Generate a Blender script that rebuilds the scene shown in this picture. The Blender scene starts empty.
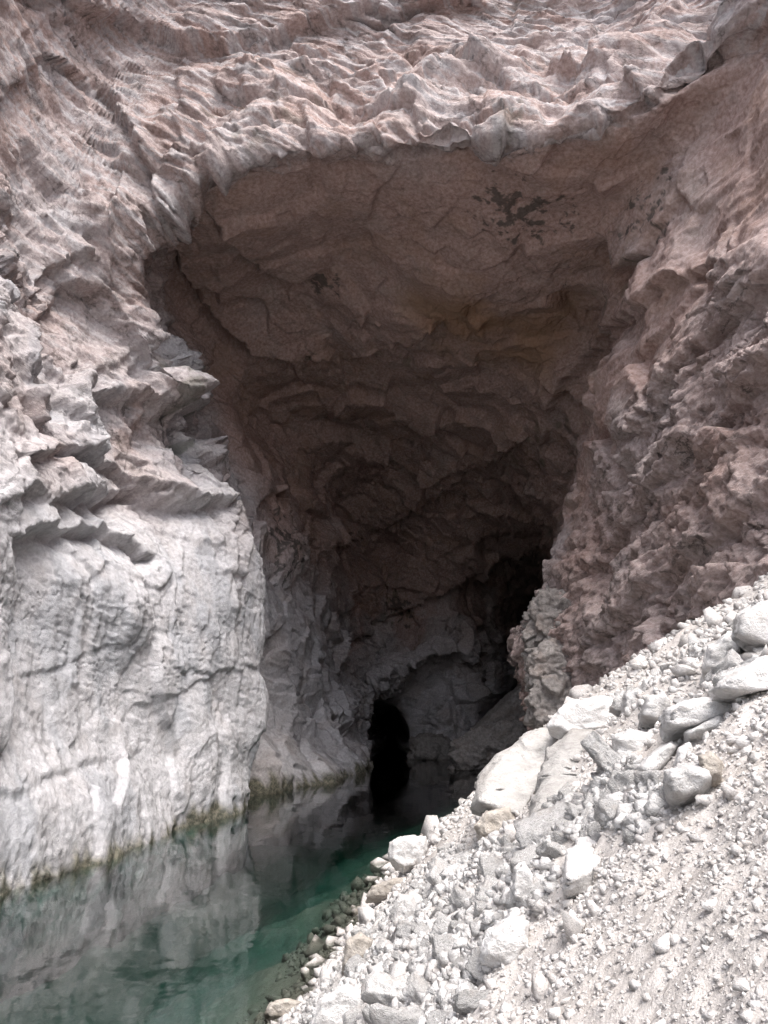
import bpy, bmesh, math, random
import numpy as np
from mathutils import Vector
from concurrent.futures import ThreadPoolExecutor

C = bpy.context.scene.collection
SC = bpy.context.scene
R = math.radians

# ------------------------------------------------------------------ camera, sky, sun, exposure
H_EYE = 4.6
PITCH = R(14.8)
FPX = 26.0 / 36.0 * 1024
cam_d = bpy.data.cameras.new('camera')
cam_d.sensor_fit = 'VERTICAL'; cam_d.sensor_height = 36.0; cam_d.lens = 26.0
cam_d.clip_start = 0.05; cam_d.clip_end = 1000
cam = bpy.data.objects.new('camera', cam_d); C.objects.link(cam)
cam.location = (0, 0, H_EYE); cam.rotation_euler = (R(90) + PITCH, 0, 0)
SC.camera = cam

SUN_EL, SUN_AZ = R(60), R(158)          # azimuth clockwise from +Y: behind the camera, to the right
w = bpy.data.worlds.new('World'); SC.world = w; w.use_nodes = True
nt = w.node_tree; nt.nodes.clear()
sky = nt.nodes.new('ShaderNodeTexSky'); sky.sky_type = 'NISHITA'; sky.sun_disc = False
sky.sun_elevation = SUN_EL; sky.sun_rotation = SUN_AZ
sky.air_density = 1.0; sky.dust_density = 4.0; sky.ozone_density = 1.0
hsv = nt.nodes.new('ShaderNodeHueSaturation'); hsv.inputs['Saturation'].default_value = 0.55
bg = nt.nodes.new('ShaderNodeBackground'); bg.inputs['Strength'].default_value = 0.15
wo = nt.nodes.new('ShaderNodeOutputWorld')
nt.links.new(sky.outputs[0], hsv.inputs['Color']); nt.links.new(hsv.outputs[0], bg.inputs['Color'])
nt.links.new(bg.outputs[0], wo.inputs['Surface'])
sl = bpy.data.lights.new('sun', 'SUN'); sl.energy = 0.8; sl.angle = R(40); sl.color = (1, 0.97, 0.93)
so = bpy.data.objects.new('sun', sl); C.objects.link(so)
sd = Vector((math.sin(SUN_AZ) * math.cos(SUN_EL), math.cos(SUN_AZ) * math.cos(SUN_EL), math.sin(SUN_EL)))
so.rotation_euler = (-sd).to_track_quat('-Z', 'Y').to_euler(); so.location = sd * 50

SC.view_settings.view_transform = 'Standard'; SC.view_settings.look = 'None'
SC.view_settings.gamma = 1; SC.view_settings.use_curve_mapping = False
SC.view_settings.exposure = 1.68
SC.render.engine = 'CYCLES'
SC.cycles.use_denoising = True; SC.cycles.denoiser = 'OPENIMAGEDENOISE'; SC.cycles.denoising_input_passes = 'RGB_ALBEDO_NORMAL'; SC.cycles.denoising_prefilter = 'NONE'
SC.cycles.max_bounces = 10; SC.cycles.diffuse_bounces = 7; SC.cycles.transparent_max_bounces = 12
SC.cycles.caustics_reflective = False; SC.cycles.caustics_refractive = False

# ------------------------------------------------------------------ helpers
rng = np.random.default_rng(7)
CP, SP = math.cos(PITCH), math.sin(PITCH)
def ray(px, py):
    x = (px - 384) / FPX; y = -(py - 512) / FPX
    return np.array([x, CP - y * SP, SP + y * CP])          # right + forward + up
def at(px, py, d):                                           # the point of that ray whose depth (world Y) is d
    r = ray(px, py); return np.array([0, 0, H_EYE]) + r * (d / r[1])
def deep(d):                                                 # distances along the cave, from a first survey to this eye height and tilt
    return H_EYE / math.tan(math.atan(5.0 / d) - R(1.26))
def wl(px, py, z=0.0):                                       # on the water plane
    r = ray(px, py); return np.array([0, 0, H_EYE]) + r * ((z - H_EYE) / r[2])

_perm = np.random.default_rng(3).permutation(4096).astype(np.int32)
_g = np.random.default_rng(4).normal(size=(4096, 3)).astype(np.float32)
_g /= np.linalg.norm(_g, axis=1, keepdims=True)
def _hash(i, j, k):
    return _perm[(_perm[(_perm[i & 4095] + j) & 4095] + k) & 4095]
POOL = ThreadPoolExecutor(4)
def chunked(fn):
    def run(p, *a, **k):
        if len(p) < 40000: return fn(p, *a, **k)
        parts = list(POOL.map(lambda q: fn(q, *a, **k), np.array_split(p, len(p) // 30000 + 1)))
        return tuple(np.concatenate(x) for x in zip(*parts)) if isinstance(parts[0], tuple) else np.concatenate(parts)
    return run
@chunked
def perlin(p):
    p = p.astype(np.float32); f = np.floor(p); i = f.astype(np.int32); f = p - f
    t = f * f * f * (f * (f * 6 - 15) + 10)
    out = np.zeros(len(p), np.float32)
    for dx in (0, 1):
        wx = t[:, 0] if dx else 1 - t[:, 0]
        for dy in (0, 1):
            wy = (t[:, 1] if dy else 1 - t[:, 1]) * wx
            for dz in (0, 1):
                wz = (t[:, 2] if dz else 1 - t[:, 2]) * wy
                g = _g[_hash(i[:, 0] + dx, i[:, 1] + dy, i[:, 2] + dz)]
                out += wz * (g[:, 0] * (f[:, 0] - dx) + g[:, 1] * (f[:, 1] - dy) + g[:, 2] * (f[:, 2] - dz))
    return out * 1.6
def fbm(p, octaves=4, gain=0.5, ridged=False):
    s = np.zeros(len(p), np.float32); a = 1.0; q = p.copy()
    for o in range(octaves):
        n = perlin(q + 17.3 * o)
        s += a * ((1 - 2 * np.abs(n)) if ridged else n); a *= gain; q = q * 2.03
    return s
_cr = np.random.default_rng(5).random((4096, 7)).astype(np.float32)
@chunked
def facets(p, jitter=0.9, tilt=1.1, crisp=40.0, step=0.3):
    """Fractured blocks: each cell a tilted flat facet of its own height, meeting in short slopes; returns (height, edge distance)."""
    p = p.astype(np.float32); i0 = np.floor(p).astype(np.int32)
    b1 = np.full(len(p), 9.0, np.float32); b2 = b1.copy(); hs = np.zeros(len(p), np.float32); ws = hs + 1e-20
    for dx in (-1, 0, 1):
        for dy in (-1, 0, 1):
            for dz in (-1, 0, 1):
                i = i0 + np.array([dx, dy, dz], np.int32)
                r = _cr[_hash(i[:, 0], i[:, 1], i[:, 2])]
                d = p - i - 0.5 - (r[:, :3] - 0.5) * jitter
                q = (d * d).sum(1)
                w_ = np.exp(-crisp * q); hs += w_ * (step * (r[:, 3] - 0.5) + tilt * (d * (r[:, 4:7] - 0.5) * 2).sum(1)); ws += w_
                near = q < b1
                b2 = np.where(near, b1, np.minimum(b2, q)); b1 = np.where(near, q, b1)
    return hs / ws, np.sqrt(b2) - np.sqrt(b1)
def strata(p, nrm, thick, warp, seed):
    """Bedding: saw-tooth ledges across the direction nrm, broken along their length."""
    s = (p @ np.array(nrm, np.float32)) / thick + warp
    k = np.floor(s); f = s - k
    kk = k.astype(np.int32)
    a = _cr[_hash(kk, kk * 7 + seed, kk * 0 + seed), 3]
    return (0.25 + 0.75 * a) * ((1 - f) ** 1.2) * smooth(0, 0.22, f)
def smooth(e0, e1, x):
    t = np.clip((x - e0) / (e1 - e0), 0, 1); return t * t * (3 - 2 * t)

def mesh_obj(name, verts, faces, mat, parent=None, smooth_shade=True, attrs=None, link=True):
    m = bpy.data.meshes.new(name)
    verts = np.asarray(verts, np.float32); faces = np.asarray(faces, np.int32); n = faces.shape[1]
    m.vertices.add(len(verts)); m.vertices.foreach_set('co', verts.ravel())
    m.loops.add(faces.size); m.loops.foreach_set('vertex_index', faces.ravel())
    m.polygons.add(len(faces)); m.polygons.foreach_set('loop_start', np.arange(0, faces.size, n, dtype=np.int32))
    m.update(calc_edges=True)
    if smooth_shade: m.polygons.foreach_set('use_smooth', np.ones(len(faces), bool))
    for k, v in (attrs or {}).items():
        a = m.attributes.new(k, 'FLOAT_COLOR', 'POINT')
        a.data.foreach_set('color', (v if v.shape[1] == 4 else np.concatenate([v, np.ones((len(v), 1))], 1)).astype(np.float32).ravel())
    if mat: m.materials.append(mat)
    if not link: return m
    o = bpy.data.objects.new(name, m); C.objects.link(o)
    if parent: o.parent = parent
    return o
def tag(o, label=None, cat=None, group=None, kind=None):
    for k, v in (('label', label), ('category', cat), ('group', group), ('kind', kind)):
        if v: o[k] = v
    return o
def grid_faces(nv, nu):
    i = np.arange(nv - 1)[:, None] * nu + np.arange(nu - 1)[None]
    return np.stack([i, i + 1, i + nu + 1, i + nu], -1).reshape(-1, 4)

# ------------------------------------------------------------------ materials
class NT:
    def __init__(s, name):
        s.m = bpy.data.materials.new(name); s.m.use_nodes = True; s.t = s.m.node_tree; s.t.nodes.clear()
        s.out = s.n('ShaderNodeOutputMaterial')
    def n(s, typ, ins=None, **kw):
        x = s.t.nodes.new(typ)
        for k, v in kw.items(): setattr(x, k, v)
        for k, v in (ins or {}).items():
            if isinstance(v, bpy.types.NodeSocket): s.t.links.new(v, x.inputs[k])
            else: x.inputs[k].default_value = v
        return x
    def mix(s, f, a, b, bt='MIX'):
        x = s.n('ShaderNodeMix', data_type='RGBA', blend_type=bt)
        for i, v in ((0, f), (6, a), (7, b)):
            if isinstance(v, bpy.types.NodeSocket): s.t.links.new(v, x.inputs[i])
            else: x.inputs[i].default_value = v if i == 0 else (*v, 1)
        return x.outputs[2]
    def noise(s, vec, scale, detail=4, rough=0.55):
        return s.n('ShaderNodeTexNoise', {'Vector': vec, 'Scale': scale, 'Detail': detail, 'Roughness': rough}).outputs[0]
    def ramp(s, v, a, b):
        return s.n('ShaderNodeMapRange', {'Value': v, 'From Min': a, 'From Max': b}, interpolation_type='SMOOTHSTEP').outputs[0]
    def math(s, op, a, b):
        x = s.n('ShaderNodeMath', operation=op)
        for i, v in ((0, a), (1, b)):
            if isinstance(v, bpy.types.NodeSocket): s.t.links.new(v, x.inputs[i])
            else: x.inputs[i].default_value = v
        return x.outputs[0]

def cave_material():
    t = NT('cave_limestone')
    pos = t.n('ShaderNodeNewGeometry').outputs['Position']
    at_ = t.n('ShaderNodeAttribute', attribute_name='rock_zone')
    sep = t.n('ShaderNodeSeparateColor', {'Color': at_.outputs['Color']})
    pink, stain, rust = sep.outputs[0], sep.outputs[1], sep.outputs[2]
    at2 = t.n('ShaderNodeAttribute', attribute_name='rock_wet')
    sep2 = t.n('ShaderNodeSeparateColor', {'Color': at2.outputs['Color']})
    algae, blue, mossy = sep2.outputs[0], sep2.outputs[1], sep2.outputs[2]
    n1 = t.noise(pos, 0.9, 4, 0.6); n2 = t.noise(pos, 6.0, 4, 0.65); n3 = t.noise(pos, 24.0, 4, 0.7)
    grey = t.mix(t.ramp(n2, 0.3, 0.7), (0.41, 0.405, 0.425), (0.58, 0.575, 0.595))
    rose = t.mix(t.ramp(n2, 0.3, 0.7), (0.29, 0.195, 0.17), (0.47, 0.355, 0.325))
    c = t.mix(pink, grey, rose)
    c = t.mix(t.math('MULTIPLY', t.ramp(n1, 0.45, 0.75), 0.3), c, (0.34, 0.30, 0.28))
    c = t.mix(t.math('MULTIPLY', blue, 0.3), c, (0.30, 0.33, 0.37))
    c = t.mix(t.math('MULTIPLY', rust, 0.7), c, (0.30, 0.17, 0.08))
    c = t.mix(t.math('MULTIPLY', stain, 0.75), c, (0.05, 0.05, 0.045))
    c = t.mix(t.math('MULTIPLY', t.ramp(n3, 0.58, 0.75), 0.35), c, (0.16, 0.14, 0.13))
    c = t.mix(t.math('MULTIPLY', mossy, 0.55), c, (0.05, 0.065, 0.035))
    al = t.mix(t.ramp(n2, 0.35, 0.65), (0.05, 0.052, 0.03), (0.17, 0.155, 0.105))
    c = t.mix(algae, c, al)
    bc = t.n('ShaderNodeAttribute', attribute_name='rock_bed').outputs['Vector']
    nn = t.n('ShaderNodeTexNoise', {'Vector': bc, 'Scale': 5.0, 'Detail': 7, 'Roughness': 0.7})
    wv = t.n('ShaderNodeVectorMath', {0: bc, 1: t.n('ShaderNodeVectorMath', {0: nn.outputs['Color'], 3: 0.9}, operation='SCALE').outputs[0]}, operation='ADD').outputs[0]
    def cracks(scale, width):
        d_ = t.n('ShaderNodeTexVoronoi', {'Vector': wv, 'Scale': scale}, feature='DISTANCE_TO_EDGE').outputs['Distance']
        return t.n('ShaderNodeMapRange', {'Value': d_, 'From Min': width, 'From Max': 0.0}).outputs[0]
    patch = t.ramp(n1, 0.40, 0.60)
    ca = t.math('MULTIPLY', cracks(0.55, 0.022), patch)
    hgt = t.math('ADD', t.math('MULTIPLY', t.math('MULTIPLY', nn.outputs[0], 0.13), at_.outputs['Alpha']), t.math('MULTIPLY', n3, 0.03))
    hgt = t.math('SUBTRACT', hgt, t.math('MULTIPLY', t.math('MULTIPLY', ca, 0.05), t.math('POWER', at_.outputs['Alpha'], 2.0)))
    bump = t.n('ShaderNodeBump', {'Height': hgt, 'Strength': 0.9, 'Distance': 1.0})
    c = t.mix(t.math('MULTIPLY', t.math('MULTIPLY', ca, 0.8), t.math('POWER', at_.outputs['Alpha'], 2.0)), c, (0.09, 0.075, 0.065))
    zz = t.n('ShaderNodeSeparateXYZ', {0: pos}).outputs[2]
    c = t.mix(t.n('ShaderNodeMapRange', {'Value': zz, 'From Min': 0.0, 'From Max': -0.35}).outputs[0], c, (0.085, 0.14, 0.127))
    bump = t.n('ShaderNodeBump', {'Height': hgt, 'Strength': 0.9, 'Distance': 1.0})
    p = t.n('ShaderNodeBsdfPrincipled', {'Base Color': c, 'Roughness': 0.9, 'Normal': bump.outputs[0], 'Specular IOR Level': 0.25})
    t.t.links.new(p.outputs[0], t.out.inputs[0]); return t.m

def stone_material(name, lo, hi, dust, scale=3.0, coord='Object', bump_d=1.0, algae_line=False):
    t = NT(name)
    if coord == 'Object':
        tc = t.n('ShaderNodeTexCoord').outputs['Object']
        oi = t.n('ShaderNodeObjectInfo').outputs['Random']
    else:
        tc = t.n('ShaderNodeNewGeometry').outputs['Position']; oi = None
    g = t.n('ShaderNodeNewGeometry').outputs['Position']
    n1 = t.noise(tc, scale * 0.5, 5, 0.6); n2 = t.noise(tc, scale * 3, 6, 0.65); n3 = t.noise(tc, scale * 14, 4, 0.65)
    c = t.mix(t.ramp(n2, 0.3, 0.7), lo, hi)
    c = t.mix(t.math('MULTIPLY', t.ramp(n1, 0.5, 0.7), 0.5), c, dust)
    c = t.mix(t.math('MULTIPLY', t.ramp(n3, 0.58, 0.78), 0.22), c, tuple(0.4 * x for x in lo))
    if oi:
        f = t.n('ShaderNodeMapRange', {'Value': oi, 'To Min': 0.78, 'To Max': 1.1}).outputs[0]
        c = t.n('ShaderNodeVectorMath', {0: c, 1: t.n('ShaderNodeCombineXYZ', {0: f, 1: f, 2: f}).outputs[0]}, operation='MULTIPLY').outputs[0]
    z = t.n('ShaderNodeSeparateXYZ', {0: g}).outputs[2]
    wet = t.n('ShaderNodeMapRange', {'Value': t.math('ADD', z, t.math('MULTIPLY', n1, 0.25)), 'From Min': 0.22, 'From Max': 0.10}).outputs[0]
    c = t.mix(t.math('MULTIPLY', wet, 0.8), c, (0.10, 0.085, 0.062))
    deep = t.n('ShaderNodeMapRange', {'Value': z, 'From Min': -0.45, 'From Max': -1.3}).outputs[0]
    c = t.mix(deep, c, (0.085, 0.14, 0.127))
    hgt = t.math('ADD', t.math('MULTIPLY', n2, 0.12 / scale), t.math('MULTIPLY', n3, 0.05 / scale))
    bump = t.n('ShaderNodeBump', {'Height': hgt, 'Strength': 1.0, 'Distance': bump_d})
    p = t.n('ShaderNodeBsdfPrincipled', {'Base Color': c, 'Roughness': 0.92, 'Normal': bump.outputs[0], 'Specular IOR Level': 0.2})
    t.t.links.new(p.outputs[0], t.out.inputs[0]); return t.m

def water_material():
    t = NT('still_green_water')
    pos = t.n('ShaderNodeNewGeometry').outputs['Position']
    n = t.math('ADD', t.math('MULTIPLY', t.noise(pos, 0.7, 2, 0.5), 0.045), t.math('MULTIPLY', t.noise(pos, 3.5, 3, 0.5), 0.007))
    bump = t.n('ShaderNodeBump', {'Height': n, 'Strength': 0.5, 'Distance': 0.5})
    fr = t.n('ShaderNodeFresnel', {'IOR': 1.5, 'Normal': bump.outputs[0]})
    gl = t.n('ShaderNodeBsdfGlossy', {'Color': (1, 1, 1, 1), 'Roughness': 0.02, 'Normal': bump.outputs[0]})
    tr = t.n('ShaderNodeBsdfTransparent', {'Color': (0.93, 0.97, 0.95, 1)})
    mx = t.n('ShaderNodeMixShader', {0: fr.outputs[0], 1: tr.outputs[0], 2: gl.outputs[0]})
    t.t.links.new(mx.outputs[0], t.out.inputs[0])
    va = t.n('ShaderNodeVolumeAbsorption', {'Color': (0.35, 0.68, 0.62, 1), 'Density': 0.46})
    t.t.links.new(va.outputs[0], t.out.inputs['Volume']); return t.m

M_CAVE = cave_material()
M_PALE = stone_material('pale_limestone', (0.52, 0.505, 0.495), (0.70, 0.69, 0.685), (0.55, 0.50, 0.465))
M_SLAB = stone_material('dust_coated_slab', (0.40, 0.385, 0.37), (0.54, 0.525, 0.51), (0.42, 0.375, 0.34), scale=1.5)
M_TAN = stone_material('dusty_limestone', (0.36, 0.325, 0.285), (0.50, 0.46, 0.42), (0.42, 0.35, 0.29))
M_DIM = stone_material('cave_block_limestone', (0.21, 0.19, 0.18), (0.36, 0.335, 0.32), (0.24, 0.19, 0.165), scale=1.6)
M_SCREE = stone_material('scree_dirt', (0.43, 0.40, 0.38), (0.57, 0.54, 0.52), (0.48, 0.435, 0.40), scale=5.0, coord='World')
M_WATER = water_material()

# ------------------------------------------------------------------ the cave shell
# Rows run from the open gorge inwards, columns run over the arch: water's edge on one side,
# up the wall, across the roof, down the other wall. Every knot has its own distance.
def W(x, y, z): return np.array([x, y, z], float)
def arch(c1, *rest): return [c1] + [r if isinstance(r, np.ndarray) else at(r[0], r[1], deep(r[2])) for r in rest]
rows = [
 arch(W(-15, -12, 0), W(-15.5, -12, 7), W(-16, -12, 14), W(-17, -11, 24), W(-17, -2, 42), W(-10, 16, 62), W(4, 24, 66), W(18, 20, 64), W(30, 4, 50), W(30, -7, 34), W(26, -9, 22), W(18, -10, 13)),
 arch(W(-12.6, 7, 0), W(-12.8, 7, 7), W(-13, 8, 13), W(-14, 9, 21), (-60, 60, 21), (150, -60, 26.5), (430, -90, 27), (660, -110, 25), W(22, 9, 36), W(20, 4, 26), W(17, 3, 17), W(13.5, 3, 10)),
 arch(wl(120, 857), (112, 700, 26.8), (108, 580, 26.2), (70, 440, 25.8), (40, 235, 26.3), (165, 40, 28), (425, 40, 28.3), (650, -10, 26), W(18, 14, 31), W(16, 9, 22), W(13.6, 9, 15), W(11, 9, 9)),
 arch(wl(245, 806), (256, 700, 35.4), (266, 570, 34.8), (188, 445, 32.3), (135, 285, 29.5), (205, 165, 27.5), (425, 135, 26), (610, 105, 24), (775, 10, 20), (850, 200, 17.5), (860, 400, 16), (858, 560, 15)),
 arch(wl(222, 797), (228, 700, 39.5), (247, 575, 39), (195, 430, 38), (170, 300, 36.5), (224, 198, 29.5), (427, 175, 28), (600, 145, 25), (735, 80, 22), (775, 220, 19.5), (800, 400, 18.5), (808, 560, 17)),
 arch(wl(256, 793), (252, 700, 41.5), (270, 590, 42), (242, 460, 41.5), (212, 355, 40.5), (275, 270, 36), (430, 240, 31.5), (580, 205, 28), (690, 150, 24.5), (705, 270, 23.2), (715, 430, 22.4), (716, 615, 20.8)),
 arch(wl(310, 783), (300, 700, 45), (300, 600, 46), (282, 490, 46), (262, 405, 44.5), (322, 340, 40), (430, 315, 36), (550, 275, 32), (630, 250, 28.2), (645, 370, 27), (645, 500, 26.6), (650, 660, 25.2)),
 arch(wl(352, 773), (325, 700, 50.5), (320, 620, 52), (320, 530, 51.5), (312, 455, 49.5), (362, 400, 45.5), (432, 375, 42), (530, 345, 38), (606, 335, 34.5), (606, 462, 32), (585, 585, 31), (592, 705, 30)),
 arch(wl(360, 769), (338, 708, 55), (335, 645, 57), (347, 560, 57.5), (352, 505, 56), (392, 460, 52), (440, 440, 48.5), (515, 425, 44), (585, 432, 39), (566, 535, 36), (527, 635, 35.2), (527, 735, 34.6)),
 arch(wl(366, 765), (350, 715, 57.5), (352, 668, 59.5), (372, 612, 61), (387, 560, 61), (417, 530, 58), (457, 512, 55.5), (512, 503, 52), (562, 510, 47.5), (566, 580, 44), (562, 650, 42), (560, 740, 41)),
 arch(wl(369, 761), (358, 724, 58.5), (358, 693, 60.5), (372, 665, 61.5), (388, 642, 62), (417, 622, 61.5), (457, 602, 61), (495, 588, 64), (530, 605, 72), (540, 650, 78), (540, 700, 79), (540, 745, 76)),
 arch(wl(370.5, 759.5), (360, 735, 58.4), (360, 712, 58.8), (366, 694, 59), (375, 684, 59), (392, 676, 59), (420, 664, 59), (455, 645, 60), (476, 660, 62.3), (482, 690, 62.5), (478, 722, 62), wl(468, 756.5)),
 arch(wl(367, 758), (366, 735, 62), (366, 718, 62.6), (367, 706, 62.8), (371, 700, 63), (380, 697, 63), (390, 698, 63), (399, 702, 63), (407, 709, 63), (413, 720, 62.8), (416, 739, 62.5), wl(416, 757.5)),
 arch(wl(369, 755), (368, 735, 66), (368, 720, 66.4), (369, 709, 66.6), (373, 703, 66.8), (381, 700, 66.8), (390, 701, 66.8), (398, 705, 66.8), (405, 712, 66.8), (410, 722, 66.6), (413, 739, 66.3), wl(413, 754)),
 arch(wl(373, 750), (373, 735, 72), (373, 722, 72), (375, 714, 72), (380, 710, 72), (386, 708, 72), (392, 708, 72), (398, 711, 72), (403, 716, 72), (407, 724, 72), (408, 738, 72), wl(408, 750)),
 arch(wl(384, 744), (384, 733, 86), (384, 726, 86), (385, 722, 86), (387, 720, 86), (389, 719, 86), (391, 719, 86), (393, 719, 86), (395, 720, 86), (396, 724, 86), (396, 730, 86), wl(396, 744)),
 arch(*[at(390, 733, deep(92))] * 12),
]
G = []
for r in rows:
    a, b = r[0], r[-1]
    lo = a + np.array([0.3, 0, -6.0]) * (a[1] < 150); hi = b + (np.array([0.5, 0, -7.0]) if b[2] > 0.5 else np.array([-0.3, 0, -6.0])) * (a[1] < 150)
    G.append([lo] + r + [hi])
G = np.array(G)                                               # rows x 14 x 3
SEM = list(range(len(G)))                                     # the row numbers the zones below speak of
def tight(k):
    """A sharp corner at row k: two more rows close to it."""
    global G
    i = SEM.index(k); cj = np.arange(G.shape[1]); soft = ((cj > 4) & (k == 3)) | ((cj < 11) & (k == 8)); ta = np.where(soft, 0.5, 0.14)[:, None]; tb = np.where(soft, 0.5, 0.2)[:, None]
    a = (1 - ta) * G[i] + ta * G[i - 1]; b = (1 - tb) * G[i] + tb * G[i + 1]
    G = np.concatenate([G[:i], [a, G[i], b], G[i + 1:]]); SEM[i:i + 1] = [k - 0.14, k, k + 0.2]
tight(3); tight(8)
NR, NC = G.shape[:2]
def cr_basis(t, n):
    """Catmull-Rom weights (len(t) x n)."""
    k = np.clip(np.floor(t).astype(int), 0, n - 2); f = t - k
    Wt = np.zeros((len(t), n)); tau = 0.5
    c = [-tau * f + 2 * tau * f ** 2 - tau * f ** 3, 1 + (tau - 3) * f ** 2 + (2 - tau) * f ** 3,
         tau * f + (3 - 2 * tau) * f ** 2 + (tau - 2) * f ** 3, -tau * f ** 2 + tau * f ** 3]
    for o, cc in zip((-1, 0, 1, 2), c):
        np.add.at(Wt, (np.arange(len(t)), np.clip(k + o, 0, n - 1)), cc)
    return Wt
def surf(v, u): return np.einsum('vr,rcx,uc->vux', cr_basis(v, NR), G, cr_basis(u, NC))
def seen(P):
    d = P - np.array([0, 0, H_EYE]); f = d[..., 1] * CP + d[..., 2] * SP
    x = d[..., 0] / np.maximum(f, 0.1) * FPX; y = (-d[..., 1] * SP + d[..., 2] * CP) / np.maximum(f, 0.1) * FPX
    return (f > 1) & (np.abs(x) < 440) & (np.abs(y) < 570)
def spread(n, axis, tot):
    tv = np.linspace(0, NR - 1, 40 * (NR - 1) + 1); tu = np.linspace(0, NC - 1, 30 * (NC - 1) + 1)
    P = surf(tv, tu)
    d = P - np.array([0, 0, H_EYE]); ang = d / np.linalg.norm(d, axis=2, keepdims=True)
    s = seen(P)
    D = np.linalg.norm(np.diff(ang, axis=axis), axis=2)
    sm = s[1:] if axis == 0 else s[:, 1:]
    D = np.where(sm, D, D * 0.12)
    m = np.quantile(D, 0.85, axis=1 - axis); m = m + 0.12 * m.mean()
    cdf = np.concatenate([[0], np.cumsum(m)]); cdf /= cdf[-1]
    return np.interp(np.linspace(0, 1, n), cdf, tv if axis == 0 else tu)
NV, NU = 1200, 1200
VV, UU = spread(NV, 0, 0), spread(NU, 1, 0)
for k in (4.5, 9.5): UU[np.argmin(np.abs(UU - k))] = k
P = surf(VV, UU)
dv = np.gradient(P, axis=0); du = np.gradient(P, axis=1)
N = np.cross(du, dv); N /= np.maximum(np.linalg.norm(N, axis=2, keepdims=True), 1e-9)
mid = np.array([0.0, 30, 6])
if ((mid - P)[300:500, 300:600] * N[300:500, 300:600]).sum() < 0: N = -N
p = P.reshape(-1, 3).astype(np.float32); nrm = N.reshape(-1, 3).astype(np.float32)
VS = np.interp(VV, np.arange(NR), SEM); vf = np.repeat(VS, NU); uf = np.tile(UU, NV); z = p[:, 2]
# zones of texture
wob = fbm(p * 0.15, 3) * 0.5
left = smooth(5.2, 4.4, uf + wob * 0.6) * smooth(5.0, 4.0, vf + wob)
left_low = left * smooth(17.5, 9.5, z + wob * 9 + 0.9 * perlin(p * 0.5 + 400) * 4)
left_up = left - left_low
facade = smooth(4.0, 2.7, vf + wob * 0.6) * smooth(4.3, 5.2, uf)
lip = np.exp(-((vf - 3.0) / 0.6) ** 2) * smooth(4.2, 5.2, uf) * smooth(10.5, 9.0, uf)
right = smooth(9.9, 10.6, uf + wob * 0.7) * smooth(9.2, 8.4, vf)
inner = np.clip(1 - left - facade - right, 0, 1)
inside = inner * smooth(4.5, 7.0, vf)

disp = fbm(p * 0.12, 3) * 0.7
wp = p + 0.25 * np.stack([perlin(p * 0.5), perlin(p * 0.5 + 31), perlin(p * 0.5 + 67)], 1)
e_s = np.array([0.92, 0.0, -0.38]); e_r = np.array([0.83, 0.2, 0.52])
def bedded(q, nb, eb, a, b):
    """Coordinates with cells long along the beds (a per metre) and thin across them (b per metre)."""
    c = np.cross(nb, eb); return np.stack([q @ (eb * a), q @ (c * a), q @ (nb * b)], 1)
sl_n = np.array([0.38, 0.10, 0.92]); sr_n = np.array([-0.52, 0.15, 0.84])
b1, e1 = facets(wp * np.array([0.28, 0.28, 0.30]))
b2, e2 = facets(wp * np.array([0.6, 0.6, 0.7]) + 50)
bl, el = facets(bedded(wp, sl_n, e_s, 0.30, 1.8) + 20)
br, er = facets(bedded(wp, sr_n, e_r, 0.7, 1.8) + 40)
bv, ev = facets(wp * np.array([0.36, 0.36, 0.12]) + 70, crisp=80, tilt=0.32, step=0.6)
ic = inner * (0.55 + 0.45 * inside)
disp += b1 * (1.5 * left_up + 0.5 * facade + 0.9 * ic + 0.7 * right + 0.15 * left_low)
disp += b2 * (0.60 * left_up + 0.12 * facade + 0.22 * ic + 0.25 * right + 0.05 * left_low)
disp += bl * (0.20 * left_up + 0.30 * facade + 0.14 * ic) + br * 0.36 * right + bv * (0.60 * left_low + 0.9 * left_up)
disp += lip * (fbm(p * 0.28 + 500, 2) * 0.9 + facets(p * 0.4 + 500)[0] * 0.7)
# bedding
wrp = fbm(p * 0.25 + 5, 3) * 1.2
brk = smooth(-0.25, 0.35, fbm(p * 0.35 + 70, 3))
st1 = strata(p, sl_n, 1.25, wrp, 11); st2 = strata(p, sl_n, 0.5, wrp * 2.4, 23); st3 = strata(p, sr_n, 1.1, wrp, 37)
disp += brk * st2 * (0.05 * left_up + 0.08 * facade)
disp += brk * st1 * (0.25 * left_up + 0.34 * facade + 0.25 * inside) + brk * st3 * 0.35 * right + strata(p, sr_n, 0.42, wrp * 2.2, 51) * 0.11 * right
# flutes running down the washed lower wall, and its cracks
fl = fbm(p * np.array([1.6, 1.6, 0.16]) + 3, 3)
ck = np.abs(fbm(p * np.array([0.5, 0.5, 0.4]) + 13, 4))
pits = smooth(0.25, 0.6, fbm(p * np.array([2.2, 2.2, 0.8]) + 23, 3)) * smooth(-0.1, 0.4, perlin(p * 0.3 + 8))
disp += left_low * (fl * 0.05 - 0.08 * smooth(0.02, 0.0, ck) - 0.09 * pits)
# the washed foot of the inner wall spreads into a low ledge
foot_m = smooth(3.6, 4.6, vf) * smooth(9.3, 8.0, vf) * smooth(3.6, 2.6, uf)
disp += 0.7 * foot_m * smooth(3.2, 0.2, z + 1.2 * perlin(p * 0.3 + 140)) * (z < 3.6)
disp *= 1 - 0.6 * smooth(11.2, 12.0, vf)
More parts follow.
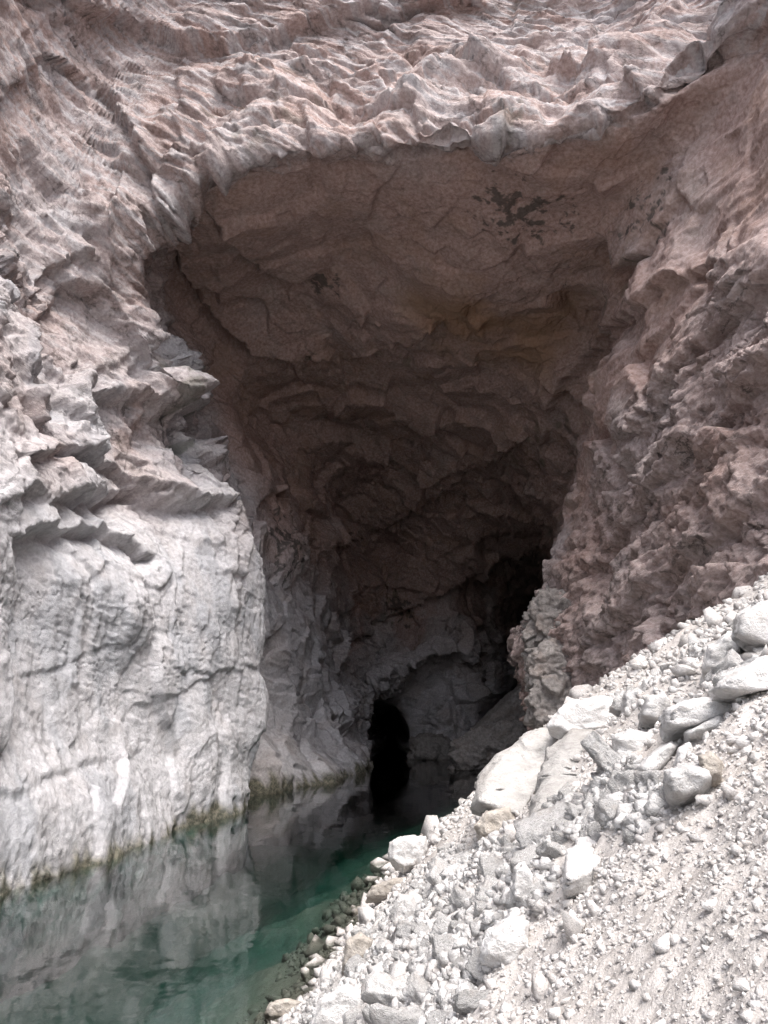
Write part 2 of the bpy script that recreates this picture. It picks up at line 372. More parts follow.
# ledges, block edges and creases, each along its own traced line
fd = p - np.array([0, 0, H_EYE]); fz = np.maximum(fd[:, 1] * CP + fd[:, 2] * SP, 0.5)
PX = np.stack([384 + fd[:, 0] / fz * FPX, 512 - (-fd[:, 1] * SP + fd[:, 2] * CP) / fz * FPX], 1)
PX += np.stack([perlin(p * 0.8 + 300), perlin(p * 0.8 + 330)], 1) * 7 + np.stack([perlin(p * 2.6 + 300), perlin(p * 2.6 + 330)], 1) * 3
def crease(poly, below, fb, above, fa, v0, v1):
    """Push the rock on the under side of a line in and the rock on its upper side out (metres, fading over fb and fa metres)."""
    global disp
    poly = np.array(poly, float); lo, hi = poly.min(0) - 190, poly.max(0) + 190
    k = np.nonzero((vf >= v0) & (vf <= v1) & (PX[:, 0] > lo[0]) & (PX[:, 0] < hi[0]) & (PX[:, 1] > lo[1]) & (PX[:, 1] < hi[1]) & (fz > 5))[0]
    q = PX[k]; best = np.full(len(k), 1e9); sg = np.ones(len(k)); over = np.zeros(len(k)); n = len(poly) - 1
    for i in range(n):
        a, b = poly[i], poly[i + 1]; e = b - a; L = np.hypot(*e); t0 = ((q - a) @ e) / (L * L); t = np.clip(t0, 0, 1)
        d = q - a - t[:, None] * e; r = np.hypot(d[:, 0], d[:, 1]); m = r < best
        best = np.where(m, r, best); sg = np.where(m, np.sign(e[0] * (q - a)[:, 1] - e[1] * (q - a)[:, 0]), sg)
        o = np.zeros(len(k))
        if i == 0: o = np.maximum(o, -t0 * L)
        if i == n - 1: o = np.maximum(o, (t0 - 1) * L)
        over = np.where(m, o, over)
    dm = best * fz[k] / FPX; wgt = smooth(22, 0, over)
    mixs = 0.5 + 0.5 * np.tanh(sg * dm / 0.09)
    disp[k] += ((mixs * below * np.exp(-dm / fb) + (1 - mixs) * above * np.exp(-dm / fa)) * wgt).astype(np.float32)
crease([(22, 533), (60, 527), (105, 528), (142, 548)], -0.75, 1.0, 0.40, 1.0, 0, 3.1)
crease([(62, 500), (120, 488), (150, 487), (185, 505), (236, 503)], -1.0, 0.9, 0.45, 0.9, 0, 3.1)
crease([(28, 454), (80, 452), (125, 468), (190, 500)], -0.6, 0.6, 0.45, 0.9, 0, 3.1)
crease([(105, 398), (150, 405), (192, 418)], -0.8, 1.5, 0.6, 2.2, 0, 3.4)
crease([(70, 285), (100, 300), (140, 372)], -0.5, 0.8, 0.5, 1.5, 0, 3.1)
crease([(0, 262), (28, 298), (60, 258), (85, 262)], -0.4, 0.8, 0.4, 1.0, 0, 3.1)
crease([(188, 345), (190, 380), (186, 418)], 0.6, 1.4, -0.5, 1.2, 0, 3.4)
crease([(140, 225), (139, 290), (142, 350)], 0.5, 1.4, -0.6, 1.2, 0, 3.6)
crease([(95, 440), (112, 470), (108, 498)], 0.3, 0.6, -0.3, 0.8, 0, 3.1)
crease([(236, 505), (238, 560), (250, 600)], 0.3, 0.8, -0.3, 1.0, 0, 3.1)
crease([(134, 545), (140, 590), (150, 640)], 0.25, 0.6, -0.25, 0.6, 0, 3.1)
crease([(40, 670), (90, 655), (125, 640)], -0.1, 0.2, 0.05, 0.6, 0, 3.1)
crease([(0, 800), (70, 768), (140, 750)], -0.1, 0.2, 0.06, 0.6, 0, 3.1)
crease([(170, 668), (205, 672), (250, 665)], -0.13, 0.3, 0.08, 0.6, 0, 3.1)
crease([(30, -15), (100, 12), (170, 42), (250, 50), (330, 28), (460, 2)], -0.4, 1.2, 0.7, 3.0, 0, 3.0)
crease([(60, 60), (110, 100), (150, 170), (165, 225)], -0.5, 0.9, 0.5, 1.2, 0, 3.2)
crease([(225, 85), (290, 100), (350, 92), (420, 120), (500, 118)], -0.5, 0.7, 0.4, 0.9, 0, 3.0)
crease([(420, 60), (500, 80), (560, 95), (620, 75)], -0.4, 0.6, 0.4, 0.9, 0, 3.0)
crease([(180, 262), (205, 305), (240, 337), (290, 353), (350, 354), (410, 342), (458, 316)], -0.95, 0.9, 0.45, 3.0, 3.3, 8)
crease([(215, 215), (262, 262), (300, 275)], -0.5, 0.9, 0.4, 1.5, 3.2, 7)
crease([(255, 480), (285, 505), (300, 560)], 0.5, 1.2, -0.5, 1.2, 4, 8)
crease([(350, 640), (400, 612), (450, 588), (530, 553)], -0.7, 2.6, 0.6, 4.0, 5, 11)
crease([(338, 735), (345, 712), (362, 690), (400, 668), (445, 655), (480, 652)], -0.9, 1.6, 0.6, 2.0, 7, 11.2)
crease([(330, 545), (400, 520), (470, 470), (520, 440)], -0.6, 1.2, 0.6, 2.5, 5, 11)
crease([(560, 400), (610, 330), (690, 270)], -0.5, 1.2, 0.5, 1.8, 3.5, 8)
crease([(590, 560), (640, 500), (720, 430), (790, 370)], -0.5, 0.8, 0.4, 1.2, 2, 9)
crease([(600, 640), (660, 575), (740, 520), (800, 490)], -0.45, 0.7, 0.35, 1.0, 2, 9)
crease([(640, 430), (700, 350), (790, 270)], -0.5, 0.9, 0.5, 1.5, 2, 8)
p2 = p + nrm * disp[:, None]
def grid_normals(q):
    Q = q.reshape(NV, NU, 3); n_ = np.cross(np.gradient(Q, axis=1), np.gradient(Q, axis=0))
    n_ /= np.maximum(np.linalg.norm(n_, axis=2, keepdims=True), 1e-9); n_ = n_.reshape(-1, 3)
    return (n_ * np.sign((n_ * nrm).sum(1) + 1e-6)[:, None]).astype(np.float32)
n2 = grid_normals(p2); n2 = n2 + nrm; n2 /= np.linalg.norm(n2, axis=1, keepdims=True)
wp = p2 + 0.035 * np.stack([perlin(p2 * 2.1), perlin(p2 * 2.1 + 31), perlin(p2 * 2.1 + 67)], 1)
b3, e3 = facets(bedded(wp, sl_n, e_s, 0.8, 3.4) + 90)
b4, e4 = facets(bedded(wp, sl_n, e_s, 1.5, 5.5) + 190)
b5, e5 = facets(bedded(wp, sr_n, e_r, 1.7, 4.2) + 290)
b6, e6 = facets(wp * np.array([4.2, 4.2, 6.5]) + 390)
fine = b3 * (0.07 * left_up + 0.085 * facade + 0.08 * ic + 0.035 * left_low)
fine += b4 * (0.06 * left_up + 0.045 * facade + 0.035 * ic + 0.025 * left_low)
fine += b5 * 0.12 * right + b6 * (0.06 * right + 0.045 * left_up + 0.025 * facade + 0.022 * ic + 0.022 * left_low)
fine += fbm(p2 * 5.0 + 2, 3, 0.6) * (0.012 + 0.012 * right)
p2 = p2 + n2 * (fine * (1 - 0.6 * smooth(11.6, 12.1, vf)))[:, None]
# zone colours: rose and grey limestone, dark growth, rust, algae at the water's edge
cn = fbm(p * 0.22 + 100, 4)
pink = np.clip(0.25 + 0.9 * smooth(8, 17, z + cn * 5) * (0.75 + 0.4 * cn) + 0.05 * right + 0.2 * inner, 0, 1) * (1 - 0.75 * left_low)
pink *= 1 - left_up * np.clip(0.62 - 0.5 * cn, 0, 1)
pink = pink + right * (0.8 + 0.2 * cn - pink)
pink *= 1 - 0.7 * smooth(3.9, 2.9, uf + wob) * smooth(9, 7, vf)
lay = np.stack([p @ np.array([0.9, 0.1, -0.4], np.float32) * 0.25, p[:, 1] * 0.3, p @ sl_n.astype(np.float32) * 1.1], 1)
pink *= 1 - 0.12 * facade
pink *= 1 - 0.55 * inside * smooth(14, 6, z)
pink *= 1 - 0.25 * facade * smooth(-0.15, 0.35, fbm(lay + 5, 4))
pink *= 1 - 0.6 * (facade + 0.5 * left_up) * smooth(0.0, 0.35, fbm(lay * np.array([2.5, 2.5, 3.5]) + 65, 4, 0.6))
streak = smooth(0.25, 0.55, fbm(p * np.array([0.9, 0.9, 0.10]) + 55, 4)) * smooth(0.0, 0.4, perlin(p * 0.16 + 12))
stain = 0.55 * streak * (left + 0.8 * inside)
dk = fbm(p * 1.4 + 21, 4)
def pick(px, py):
    k = np.nonzero((vf > 3.05) & (fz > 5))[0]; return p[k[np.argmin((PX[k, 0] - px) ** 2 + (PX[k, 1] - py) ** 2)]]
for q, rad in (((505, 205), 1.3), ((535, 215), 1.4), ((318, 278), 0.9), ((655, 215), 1.2), ((285, 545), 2.2), ((405, 605), 1.6)):
    c0 = pick(*q); dd = np.linalg.norm(p - c0, axis=1)
    k = np.nonzero(dd < rad * 1.6)[0]
    stain[k] = np.maximum(stain[k], smooth(0.0, 0.25, fbm(p[k] * 1.6 + 21, 4, 0.65) + 0.35 - 0.6 * dd[k] / rad))
stain = np.maximum(stain, left_low * pits * 0.5)
stain = np.maximum(stain, 0.45 * right * smooth(0.1, 0.5, fbm(p * 2.2 + 61, 4, 0.6)) * smooth(15, 7, z))
stain = np.maximum(stain, 0.55 * smooth(0.05, 0.0, e3) * (left_up + facade + 0.7 * right + 0.3 * inner) * smooth(-0.1, 0.3, perlin(p * 0.6 + 91)))
rust = smooth(0.15, 0.5, fbm(p * 0.35 + 77, 3)) * 0.18 * inner
dd = np.linalg.norm(p - pick(492, 325), axis=1); rust = np.maximum(rust, 0.95 * smooth(6.0, 1.0, dd + 3.0 * cn))
alg = 0.9 * smooth(0.6, 0.0, z + 0.5 * perlin(p * np.array([2, 2, 0.4])) + 0.25 * cn)
blue = smooth(0.2, 0.5, fbm(p * np.array([0.45, 0.45, 0.2]) + 201, 3)) * (left + 0.15 * right)
mos = smooth(0.25, 0.55, fbm(p * 0.7 + 151, 4)) * smooth(0.25, 0.5, perlin(p * 0.12 + 31)) * (left_up + 0.7 * facade + 0.8 * inside)
grain = 0.9 * right + 0.8 * (left_up + facade) + 0.30 * left_low + 0.36 * inner
zone = np.stack([pink, np.clip(stain, 0, 1), np.clip(rust, 0, 1), grain], 1); wet = np.stack([alg, blue, mos], 1)
zi = np.argmax(np.stack([right, left_up + facade, left_low, inner], 1) + 0.25 * perlin(p2 * 1.5)[:, None] * np.array([1, -1, 1, -1]), 1)
bed3 = np.where((zi == 0)[:, None], bedded(p2, sr_n, e_r, 1.0, 2.2), np.where((zi == 1)[:, None], bedded(p2, sl_n, e_s, 0.9, 2.2), np.where((zi == 2)[:, None], p2 * np.array([2.0, 2.0, 1.5]), p2 * 0.9)))
def piece(name, i0, i1, j0, j1):
    ii = (np.arange(i0, i1)[:, None] * NU + np.arange(j0, j1)[None]).ravel()
    return tag(mesh_obj(name, p2[ii], grid_faces(i1 - i0, j1 - j0), M_CAVE, smooth_shade=False, attrs={'rock_zone': zone[ii], 'rock_wet': wet[ii], 'rock_bed': bed3[ii]}), kind='structure')
ja, jb = int(np.argmin(np.abs(UU - 4.5))), int(np.argmin(np.abs(UU - 9.5)))
ia = int(np.argmin(np.abs(VS - 3.0))); ib = int(np.argmin(np.abs(VS - 12.0)))
piece('cliff_face', 0, ia + 1, ja, jb + 1)
piece('wall_left', 0, ib + 1, 0, ja + 1)
piece('ceiling', ia, ib + 1, ja, jb + 1)
piece('wall_right', 0, ib + 1, jb, NU)
piece('passage', ib, NV, 0, NU)

# ------------------------------------------------------------------ water and scree
water_bm = bmesh.new()
bmesh.ops.create_grid(water_bm, x_segments=2, y_segments=2, size=1)
for v in water_bm.verts: v.co.x = v.co.x * 70; v.co.y = v.co.y * 150 + 80
ext = bmesh.ops.extrude_face_region(water_bm, geom=water_bm.faces[:])
for g in ext['geom']:
    if isinstance(g, bmesh.types.BMVert): g.co.z -= 9
bmesh.ops.recalc_face_normals(water_bm, faces=water_bm.faces)
me = bpy.data.meshes.new('water'); water_bm.to_mesh(me); me.materials.append(M_WATER)
wo_ = bpy.data.objects.new('water', me); C.objects.link(wo_); tag(wo_, kind='structure')

SHORE = np.array([[-14, -60], [-7.0, -12], [-4.2, -2], [-3.0, 5]] + [list(wl(*q)[:2]) for q in ((284, 1024), (315, 985), (350, 935), (376, 893), (404, 862), (438, 832), (470, 806), (500, 782))] + [[17, 70], [26, 110], [40, 160]])
def shore_dist(xy):
    best = np.full(len(xy), 1e9); sgn = np.ones(len(xy))
    for a, b in zip(SHORE[:-1], SHORE[1:]):
        e = b - a; t = np.clip(((xy - a) @ e) / (e @ e), 0, 1)
        d = xy - a - t[:, None] * e; q = (d * d).sum(1); c = e[1] * d[:, 0] - e[0] * d[:, 1]
        m = q < best; best = np.where(m, q, best); sgn = np.where(m, np.sign(c), sgn)
    return np.sqrt(best) * sgn
def ground_h(xy, detail=True):
    xy = np.asarray(xy, float); s = shore_dist(xy)
    q = np.concatenate([xy, np.zeros((len(xy), 1))], 1).astype(np.float32)
    up = 0.85 * np.maximum(s, 0) - 0.21 * np.clip(s - 5.5, 0, 60)
    bed = -0.42 * np.maximum(-s, 0); bed = np.maximum(bed, -2.3 + 0.06 * bed)
    h = np.where(s > 0, up, bed)
    if detail:
        a = np.clip(np.abs(s) / 2, 0.15, 1)
        far = np.clip(np.hypot(xy[:, 0], xy[:, 1]) / 6, 0.25, 1)
        h = h + a * far * (fbm(q * 0.35, 3) * 0.30 + fbm(q * 1.5 + 5, 3) * 0.09) + fbm(q * 5 + 9, 3) * 0.03
    return h
foot = float(ground_h([[0, 0]])[0])
print('ground under camera', foot, 'eye', H_EYE)
NA, NRD = 900, 1250
ang = np.concatenate([np.linspace(-180, -48, 60, endpoint=False), np.linspace(-48, 48, NA, endpoint=False), np.linspace(48, 180, 61)])
rad = np.concatenate([[0.0], np.geomspace(0.9, 150, NRD)])
A_, R_ = np.meshgrid(np.radians(ang), rad, indexing='xy')
gx = (R_ * np.sin(A_)).ravel(); gy = (R_ * np.cos(A_)).ravel()
gz = ground_h(np.stack([gx, gy], 1))
tag(mesh_obj('ground', np.stack([gx, gy, gz], 1), grid_faces(len(rad), len(ang))[:, ::-1], M_SCREE), kind='structure')

def ground_hit(px, py):
    r = ray(px, py); t = np.geomspace(1.0, 90, 1500)
    q = np.array([0, 0, H_EYE]) + t[:, None] * r
    below = q[:, 2] < ground_h(q[:, :2], False)
    k = int(np.argmax(below)) if below.any() else 1499
    return q[k]

# ------------------------------------------------------------------ stones
def ico(sub):
    bm = bmesh.new(); bmesh.ops.create_icosphere(bm, subdivisions=sub, radius=1)
    v = np.array([x.co[:] for x in bm.verts]); f = np.array([[x.index for x in y.verts] for y in bm.faces]); bm.free()
    return v / np.linalg.norm(v, axis=1, keepdims=True), f
ICO = {k: ico(k) for k in (1, 3, 4, 5, 6)}
def carve(dirs, pn, pd, sharp):
    q = np.maximum(dirs @ (pn / pd[:, None]).T, 0) ** sharp
    return q.sum(1) ** (-1 / sharp)
def rough(v, size, amp, seed):
    q = (v / size + seed * 3.7).astype(np.float32); n = v / np.maximum(np.linalg.norm(v, axis=1, keepdims=True), 1e-9)
    d = fbm(q * 1.6, 3) * 0.8 + fbm(q * 5, 4, 0.6) * 0.35
    h = facets(q * 2.0)[0] * 1.4 + facets(q * 4.5 + 9)[0] * 0.7 + facets(q * 10 + 19)[0] * 0.3
    return v + n * ((d * amp * 0.25 + h * amp * 1.3) * size)[:, None]
def stone_verts(seed, sub=3, planes=13, sharp=110, flat=0.75, amp=0.06):
    g = np.random.default_rng(seed)
    pn = g.normal(size=(planes, 3)); pn = np.concatenate([pn, np.eye(3), -np.eye(3)]); pn /= np.linalg.norm(pn, axis=1, keepdims=True)
    pd = g.uniform(0.42, 0.95, len(pn)); pd[planes:] = g.uniform(0.6, 1.0, 6)
    d, f = ICO[sub]
    v = d * carve(d, pn, pd, sharp)[:, None] * np.array([1, g.uniform(0.65, 1.0), g.uniform(0.5, 0.85) * flat / 0.75])
    v = rough(v, 1.0, amp, seed) if amp else v
    return v / np.abs(v).max(), f
def hull_stone(name, pts, mat, sub=5, sharp=140, amp=0.05, seed=1):
    """A stone as the rounded hull of traced corner points, its own size, thickness and distance."""
    pts = np.asarray(pts, float); lo, hi = pts.min(0), pts.max(0); c = (lo + hi) / 2; sc = (hi - lo) / 2 + 1e-3
    bm = bmesh.new()
    for x in (pts - c) / sc: bm.verts.new(x)
    r = bmesh.ops.convex_hull(bm, input=bm.verts[:]); bm.normal_update()
    pn = np.array([f.normal[:] for f in bm.faces]); pc = np.array([f.calc_center_median()[:] for f in bm.faces]); bm.free()
    pd = (pn * pc).sum(1); k = pd > 0.05; pn, pd = pn[k], pd[k]
    key = np.unique(np.round(np.concatenate([pn, pd[:, None]], 1), 2), axis=0, return_index=True)[1]; pn, pd = pn[key], pd[key]
    d, f = ICO[sub]; v = d * carve(d, pn, pd, sharp)[:, None] * sc
    v = rough(v, float(sc.mean()), amp, seed)
    base = np.array([0, 0, lo[2] - c[2]])
    o = mesh_obj(name, v - base, f, mat, smooth_shade=False); o.location = c + base
    return o
def outline_stone(name, label, outline, thick, mat=None, depth=None, anchor=None, lean=0.0, amp=0.05, seed=1, cat='boulder', group=None, sub=5, front=0.25, sink=0.12):
    xs = [q[0] for q in outline]; ys = [q[1] for q in outline]
    if depth is None:
        a = anchor or ((min(xs) + max(xs)) / 2, max(ys) - 2); depth = ground_hit(*a)[1]
    c = np.array([np.mean(xs), np.mean(ys)]); pts = []; top, bot = min(ys), max(ys)
    for q in outline:
        e = (bot - q[1]) / max(bot - top, 1)                     # leaning back towards the top
        pts.append(at(*q, depth + lean * e))
        pf = c + 0.8 * (np.array(q) - c); pts.append(at(*pf, depth + lean * e - front * thick))
        pb = c + 0.85 * (np.array(q) - c); b = at(*pb, depth + lean * e + thick); pts.append(b)
        if q[1] > bot - 0.25 * (bot - top): pts.append(at(*q, depth + 0.3 * thick) - np.array([0, 0, sink]))
    o = hull_stone(name, pts, mat or M_PALE, sub=sub, amp=amp, seed=seed)
    return tag(o, label, cat, group)

# the large blocks, each traced with its own distance and thickness
OS = outline_stone
OS('boulder', 'huge smooth slab leaning steeply at the water, white flat-bottomed boulder on its crest', [(470, 806), (478, 778), (500, 752), (545, 726), (570, 728), (548, 762), (534, 800), (522, 824), (508, 802), (496, 792)], 2.2, M_SLAB, depth=11.6, lean=2.4, amp=0.03, seed=3, sub=6)
OS('boulder', 'broad dusty rock face beside the leaning smooth slab, under the white flat-bottomed boulder', [(520, 836), (536, 795), (552, 745), (572, 728), (622, 732), (612, 772), (590, 800), (560, 828)], 1.2, M_SLAB, depth=7.8, lean=4.1, front=0.12, amp=0.05, seed=4, sub=6)
OS('boulder', 'bluish white flat-bottomed boulder perched on the crest of the leaning slab', [(547, 728), (552, 716), (572, 701), (600, 696), (618, 700), (625, 712), (612, 730), (586, 731), (560, 735)], 0.8, depth=12.6, amp=0.05, seed=5, sub=5)
OS('boulder', 'wedge of rock jammed under the overhanging foot of the leaning slab', [(474, 826), (486, 812), (510, 806), (516, 820), (498, 834), (480, 838)], 0.5, M_TAN, depth=11.2, amp=0.06, seed=6)
OS('boulder', 'square white boulder standing in the water off the gravel bank', [(388, 858), (389, 842), (402, 836), (426, 836), (429, 850), (424, 864), (404, 869), (396, 866)], 0.7, amp=0.05, seed=7, anchor=(412, 873))
OS('boulder', 'long tan rock lying at the water beside the square white boulder', [(366, 897), (372, 886), (395, 878), (412, 876), (404, 888), (385, 898)], 0.5, M_TAN, amp=0.05, seed=8)
OS('boulder', 'small pale rock at the water below the long tan rock', [(352, 912), (358, 906), (368, 908), (366, 916), (356, 917)], 0.3, M_TAN, amp=0.05, seed=9, sub=4)
OS('boulder', 'brown half-sunk rock in the shallows with two white stones on it', [(263, 1014), (270, 1003), (285, 999), (300, 1001), (300, 1010), (285, 1018), (268, 1019)], 0.4, M_TAN, amp=0.05, seed=10, depth=float(wl(282, 1014)[1]))
OS('boulder', 'big pale block with a broken brown underside high on the scree', [(702, 668), (708, 648), (728, 634), (740, 640), (744, 654), (732, 664), (718, 672)], 0.8, amp=0.06, seed=11)
OS('boulder', 'large pale boulder above the broken brown hollow, top of the scree', [(732, 634), (738, 616), (768, 600), (800, 600), (805, 640), (775, 650), (760, 640), (745, 640)], 1.3, amp=0.06, seed=12)
OS('boulder', 'long flat outcrop of pale rock below the broken brown hollow', [(712, 690), (726, 676), (755, 660), (790, 655), (800, 690), (770, 692), (735, 694)], 1.2, amp=0.06, seed=13)
OS('boulder', 'thin tilted slab with a dark gap underneath, pointing up the scree', [(684, 733), (700, 724), (722, 714), (729, 720), (716, 728), (697, 736)], 0.7, amp=0.05, seed=14)
OS('boulder', 'cracked layered bench of rock above the thin tilted slab', [(662, 728), (664, 710), (690, 700), (715, 698), (740, 702), (752, 708), (722, 716), (690, 728)], 1.0, amp=0.06, seed=15)
OS('boulder', 'grey square-faced block with horizontal layers beside the dusty rock face', [(611, 760), (612, 736), (630, 731), (658, 734), (662, 746), (648, 758), (628, 764)], 0.9, amp=0.05, seed=16)
OS('boulder', 'smooth tilted slab between the grey layered block and the brown-bottomed block', [(638, 768), (650, 754), (672, 740), (680, 744), (672, 758), (656, 772), (644, 775)], 0.7, amp=0.05, seed=17)
OS('boulder', 'brown-bottomed layered block at the foot of the tilted slabs', [(664, 784), (666, 772), (690, 764), (712, 768), (716, 778), (700, 792), (682, 797), (668, 794)], 0.9, M_PALE, amp=0.05, seed=18)
OS('boulder', 'upright slab standing on edge behind the brown-bottomed block', [(674, 764), (678, 748), (690, 742), (693, 752), (686, 766)], 0.5, amp=0.05, seed=19)
OS('boulder', 'tan rock with a rounded top on the edge of the gravel slope', [(700, 770), (698, 756), (712, 752), (722, 762), (722, 774), (712, 778)], 0.6, M_TAN, amp=0.06, seed=20)
OS('boulder', 'pale block behind the bluish white flat-bottomed boulder', [(622, 716), (624, 694), (638, 688), (648, 694), (646, 716), (634, 722)], 1.0, amp=0.06, seed=21)
OS('boulder', 'low pale block uphill of the grey layered block', [(640, 716), (646, 698), (664, 692), (672, 706), (660, 722)], 1.0, amp=0.06, seed=22)
OS('boulder', 'dust-coated smooth slab at the head of the dusty track', [(562, 884), (566, 850), (586, 836), (612, 836), (606, 858), (590, 876)], 0.5, M_PALE, amp=0.035, seed=23, lean=0.8)
OS('boulder', 'smooth upright dusty block on the gravel strip', [(342, 966), (346, 940), (360, 932), (372, 940), (370, 962), (356, 974)], 0.4, M_TAN, amp=0.05, seed=24)
OS('boulder', 'large white angular block, biggest of the rubble near the camera', [(306, 1030), (318, 1000), (345, 984), (364, 992), (362, 1020), (340, 1040)], 0.5, amp=0.06, seed=25)
OS('boulder', 'broad grey rock embedded in the middle of the rubble', [(480, 956), (488, 930), (510, 916), (528, 922), (530, 946), (510, 966)], 0.4, amp=0.06, seed=26)
OS('boulder', 'tall narrow white block among the rubble below the leaning slab', [(512, 898), (514, 868), (524, 860), (534, 880), (540, 898), (526, 904)], 0.4, amp=0.05, seed=27)
# blocks and ledges inside the cave
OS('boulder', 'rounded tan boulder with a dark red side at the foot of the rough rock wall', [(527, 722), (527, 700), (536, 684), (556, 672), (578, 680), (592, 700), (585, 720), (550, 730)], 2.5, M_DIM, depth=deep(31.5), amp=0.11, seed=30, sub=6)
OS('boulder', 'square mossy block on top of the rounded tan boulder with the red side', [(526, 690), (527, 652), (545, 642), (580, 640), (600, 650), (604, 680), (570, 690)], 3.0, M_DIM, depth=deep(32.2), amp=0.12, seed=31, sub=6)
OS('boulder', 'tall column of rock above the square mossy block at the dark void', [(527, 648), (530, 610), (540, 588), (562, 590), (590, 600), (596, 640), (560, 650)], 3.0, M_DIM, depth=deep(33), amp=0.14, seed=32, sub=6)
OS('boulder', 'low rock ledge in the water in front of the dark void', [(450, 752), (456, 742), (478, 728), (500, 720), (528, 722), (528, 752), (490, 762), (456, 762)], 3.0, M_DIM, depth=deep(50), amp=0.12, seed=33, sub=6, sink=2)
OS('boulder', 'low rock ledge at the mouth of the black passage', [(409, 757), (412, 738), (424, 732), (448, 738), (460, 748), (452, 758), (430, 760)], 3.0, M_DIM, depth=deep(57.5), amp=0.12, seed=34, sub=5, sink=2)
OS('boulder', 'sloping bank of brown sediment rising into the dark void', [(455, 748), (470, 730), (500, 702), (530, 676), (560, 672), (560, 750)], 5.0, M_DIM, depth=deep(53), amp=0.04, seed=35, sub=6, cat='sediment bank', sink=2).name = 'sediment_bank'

# rubble: countable stones, each an object; a few shapes share mesh data
def poly_world(px): return np.array([ground_hit(*q)[:2] for q in px])
def inside_poly(poly, pt):
    x, y = pt; c = False; n = len(poly)
    for i in range(n):
        (x1, y1), (x2, y2) = poly[i], poly[i - 1]
        if (y1 > y) != (y2 > y) and x < (x2 - x1) * (y - y1) / (y2 - y1) + x1: c = not c
    return c
PROTO = [mesh_obj('rubble_stone', *stone_verts(200 + k, sub=4, planes=3 + k % 4, flat=(0.75, 0.42, 0.8, 0.5)[k % 4]), M_PALE, smooth_shade=False, link=False) for k in range(16)]
def slope_at(x, y):
    h = ground_h([[x, y], [x + 0.2, y], [x, y + 0.2]]); return h[0], (h[1] - h[0]) / 0.2, (h[2] - h[0]) / 0.2
BELTS = [
 ('rubble strewn between the dusty track and the water', 'white angular limestone rubble stone between the dusty track and the water', [(290, 1030), (372, 925), (452, 850), (500, 850), (560, 838), (560, 880), (512, 950), (455, 1040)], 165, (0.08, 0.36), 8),
 ('rubble below the tilted slabs', 'pale rubble stone on the scree below the tilted slabs', [(530, 836), (600, 790), (640, 770), (668, 800), (640, 835), (565, 850)], 55, (0.10, 0.34), 14),
 ('stones scattered along the top of the scree', 'pale stone lying near the rough wall at the top of the scree', [(600, 705), (690, 640), (768, 585), (768, 720), (700, 740), (640, 740)], 45, (0.10, 0.32), 20),
 ('stones at the edge of the water', 'small pale stone lying right at the edge of the green water', [(262, 1030), (300, 982), (366, 892), (402, 866), (410, 876), (374, 906), (310, 992), (280, 1034)], 26, (0.06, 0.14), 10)]
placed = []
for grp, lab, px, count, (smin, smax), rref in BELTS:
    poly = poly_world(px); lo, hi = poly.min(0), poly.max(0); made = tries = 0
    while made < count and tries < 30000:
        tries += 1
        x, y = rng.uniform(lo, hi)
        if not inside_poly(poly, (x, y)) or rng.random() > min(1, (rref / max(math.hypot(x, y), 3)) ** 1.3): continue
        sz = smin * (smax / smin) ** (rng.random() ** 1.7)
        if any((x - a) ** 2 + (y - b) ** 2 < (0.8 * (sz + c)) ** 2 for a, b, c in placed): continue
        placed.append((x, y, sz)); made += 1
        h, sx, sy = slope_at(x, y)
        o = bpy.data.objects.new('rubble_stone', PROTO[int(rng.integers(16))]); C.objects.link(o)
        q = Vector((-sx, -sy, 1)).normalized().to_track_quat('Z', 'Y').to_euler()
        o.rotation_euler = (q.x + rng.normal() * 0.35, q.y + rng.normal() * 0.35, rng.uniform(0, 6.28))
        o.scale = (sz * rng.uniform(0.9, 1.3), sz * rng.uniform(0.8, 1.1), sz * rng.uniform(0.75, 1.1))
        o.location = (x, y, h + sz * 0.1)
        tag(o, lab, 'stone', grp)

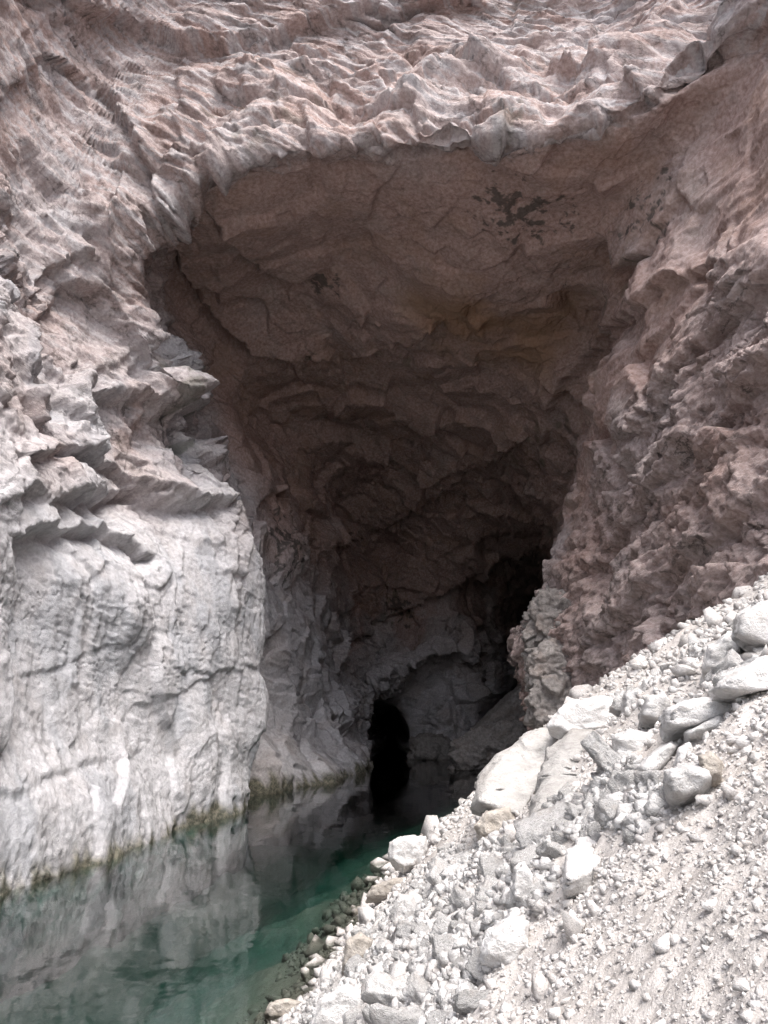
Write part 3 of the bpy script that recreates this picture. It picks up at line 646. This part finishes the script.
# gravel: what nobody could count
def chip(seed):
    g = np.random.default_rng(seed); pts = g.normal(size=(10, 3)); pts /= np.linalg.norm(pts, axis=1, keepdims=True)
    pts *= np.array([1, g.uniform(0.55, 0.95), g.uniform(0.4, 0.8)])
    bm = bmesh.new()
    for x in pts: bm.verts.new(x)
    bmesh.ops.convex_hull(bm, input=bm.verts[:]); bmesh.ops.triangulate(bm, faces=bm.faces[:]); bm.verts.index_update()
    v = np.array([x.co[:] for x in bm.verts]); f = np.array([[x.index for x in y.verts] for y in bm.faces]); bm.free(); return v, f
CHIPS = [chip(900 + k) for k in range(14)]
def gravel(name, n, seed, pos, size, mat):
    g = np.random.default_rng(seed); which = g.integers(0, len(CHIPS), n); V, F, off = [], [], 0
    q = g.normal(size=(n, 4)); q[:, 1:3] *= 0.35; q /= np.linalg.norm(q, axis=1, keepdims=True); a, b, c, d = q.T
    Rm = np.stack([1 - 2 * (c * c + d * d), 2 * (b * c - a * d), 2 * (b * d + a * c), 2 * (b * c + a * d), 1 - 2 * (b * b + d * d), 2 * (c * d - a * b), 2 * (b * d - a * c), 2 * (c * d + a * b), 1 - 2 * (b * b + c * c)], 1).reshape(n, 3, 3)
    for k, (v, f) in enumerate(CHIPS):
        m = np.nonzero(which == k)[0]
        B = np.einsum('nij,nkj->nki', Rm[m], v[None] * size[m][:, None, None]) + pos[m][:, None]
        F.append((f[None] + (off + np.arange(len(m)) * len(v))[:, None, None]).reshape(-1, 3)); V.append(B.reshape(-1, 3)); off += len(m) * len(v)
    return tag(mesh_obj(name, np.concatenate(V), np.concatenate(F), mat, smooth_shade=False), kind='stuff')
M_GRAVEL = stone_material('gravel_limestone', (0.46, 0.435, 0.42), (0.66, 0.64, 0.63), (0.50, 0.45, 0.415), scale=6.0, coord='World')
def scatter(n, seed, amin, amax, rmin, rmax, smul, smin, dens):
    g = np.random.default_rng(seed)
    a = np.radians(g.uniform(amin, amax, n)); r = np.exp(g.uniform(math.log(rmin), math.log(rmax), n))
    xy = np.stack([r * np.sin(a), r * np.cos(a)], 1)
    q = np.concatenate([xy, np.zeros((n, 1))], 1).astype(np.float32)
    s = shore_dist(xy)
    k = (g.random(n) < np.clip(dens + 0.9 * fbm(q * 0.7 + 3, 3), 0.12, 1)) & (s > -1.1 + 0.6 * fbm(q * 0.9 + 40, 2))
    xy, r, s = xy[k], r[k], s[k]
    size = np.maximum(smul * r, smin) * np.exp(g.normal(size=len(r)) * 0.65)
    size = np.where(s < 0, size * 1.3, size)
    pos = np.concatenate([xy, (ground_h(xy) + size * 0.25)[:, None]], 1)
    return len(size), pos, size
n, pos, size = scatter(150000, 11, -42, 50, 1.3, 30, 0.0024, 0.004, 0.8)
gravel('gravel', n, 12, pos, size, M_GRAVEL)
poly = np.concatenate([poly_world(BELTS[k][2]) for k in (0, 1)])
g2 = []
for k, cnt in ((0, 7500), (1, 1800), (2, 1500)):
    poly = poly_world(BELTS[k][2]); lo, hi = poly.min(0), poly.max(0); c = 0
    while c < cnt:
        x, y = rng.uniform(lo, hi)
        if inside_poly(poly, (x, y)): g2.append((x, y)); c += 1
g2 = np.array(g2); sz = 0.022 * np.exp(rng.random(len(g2)) ** 2 * 1.6)
gravel('gravel', len(g2), 13, np.concatenate([g2, (ground_h(g2) + sz * 0.35)[:, None]], 1), sz, M_PALE)
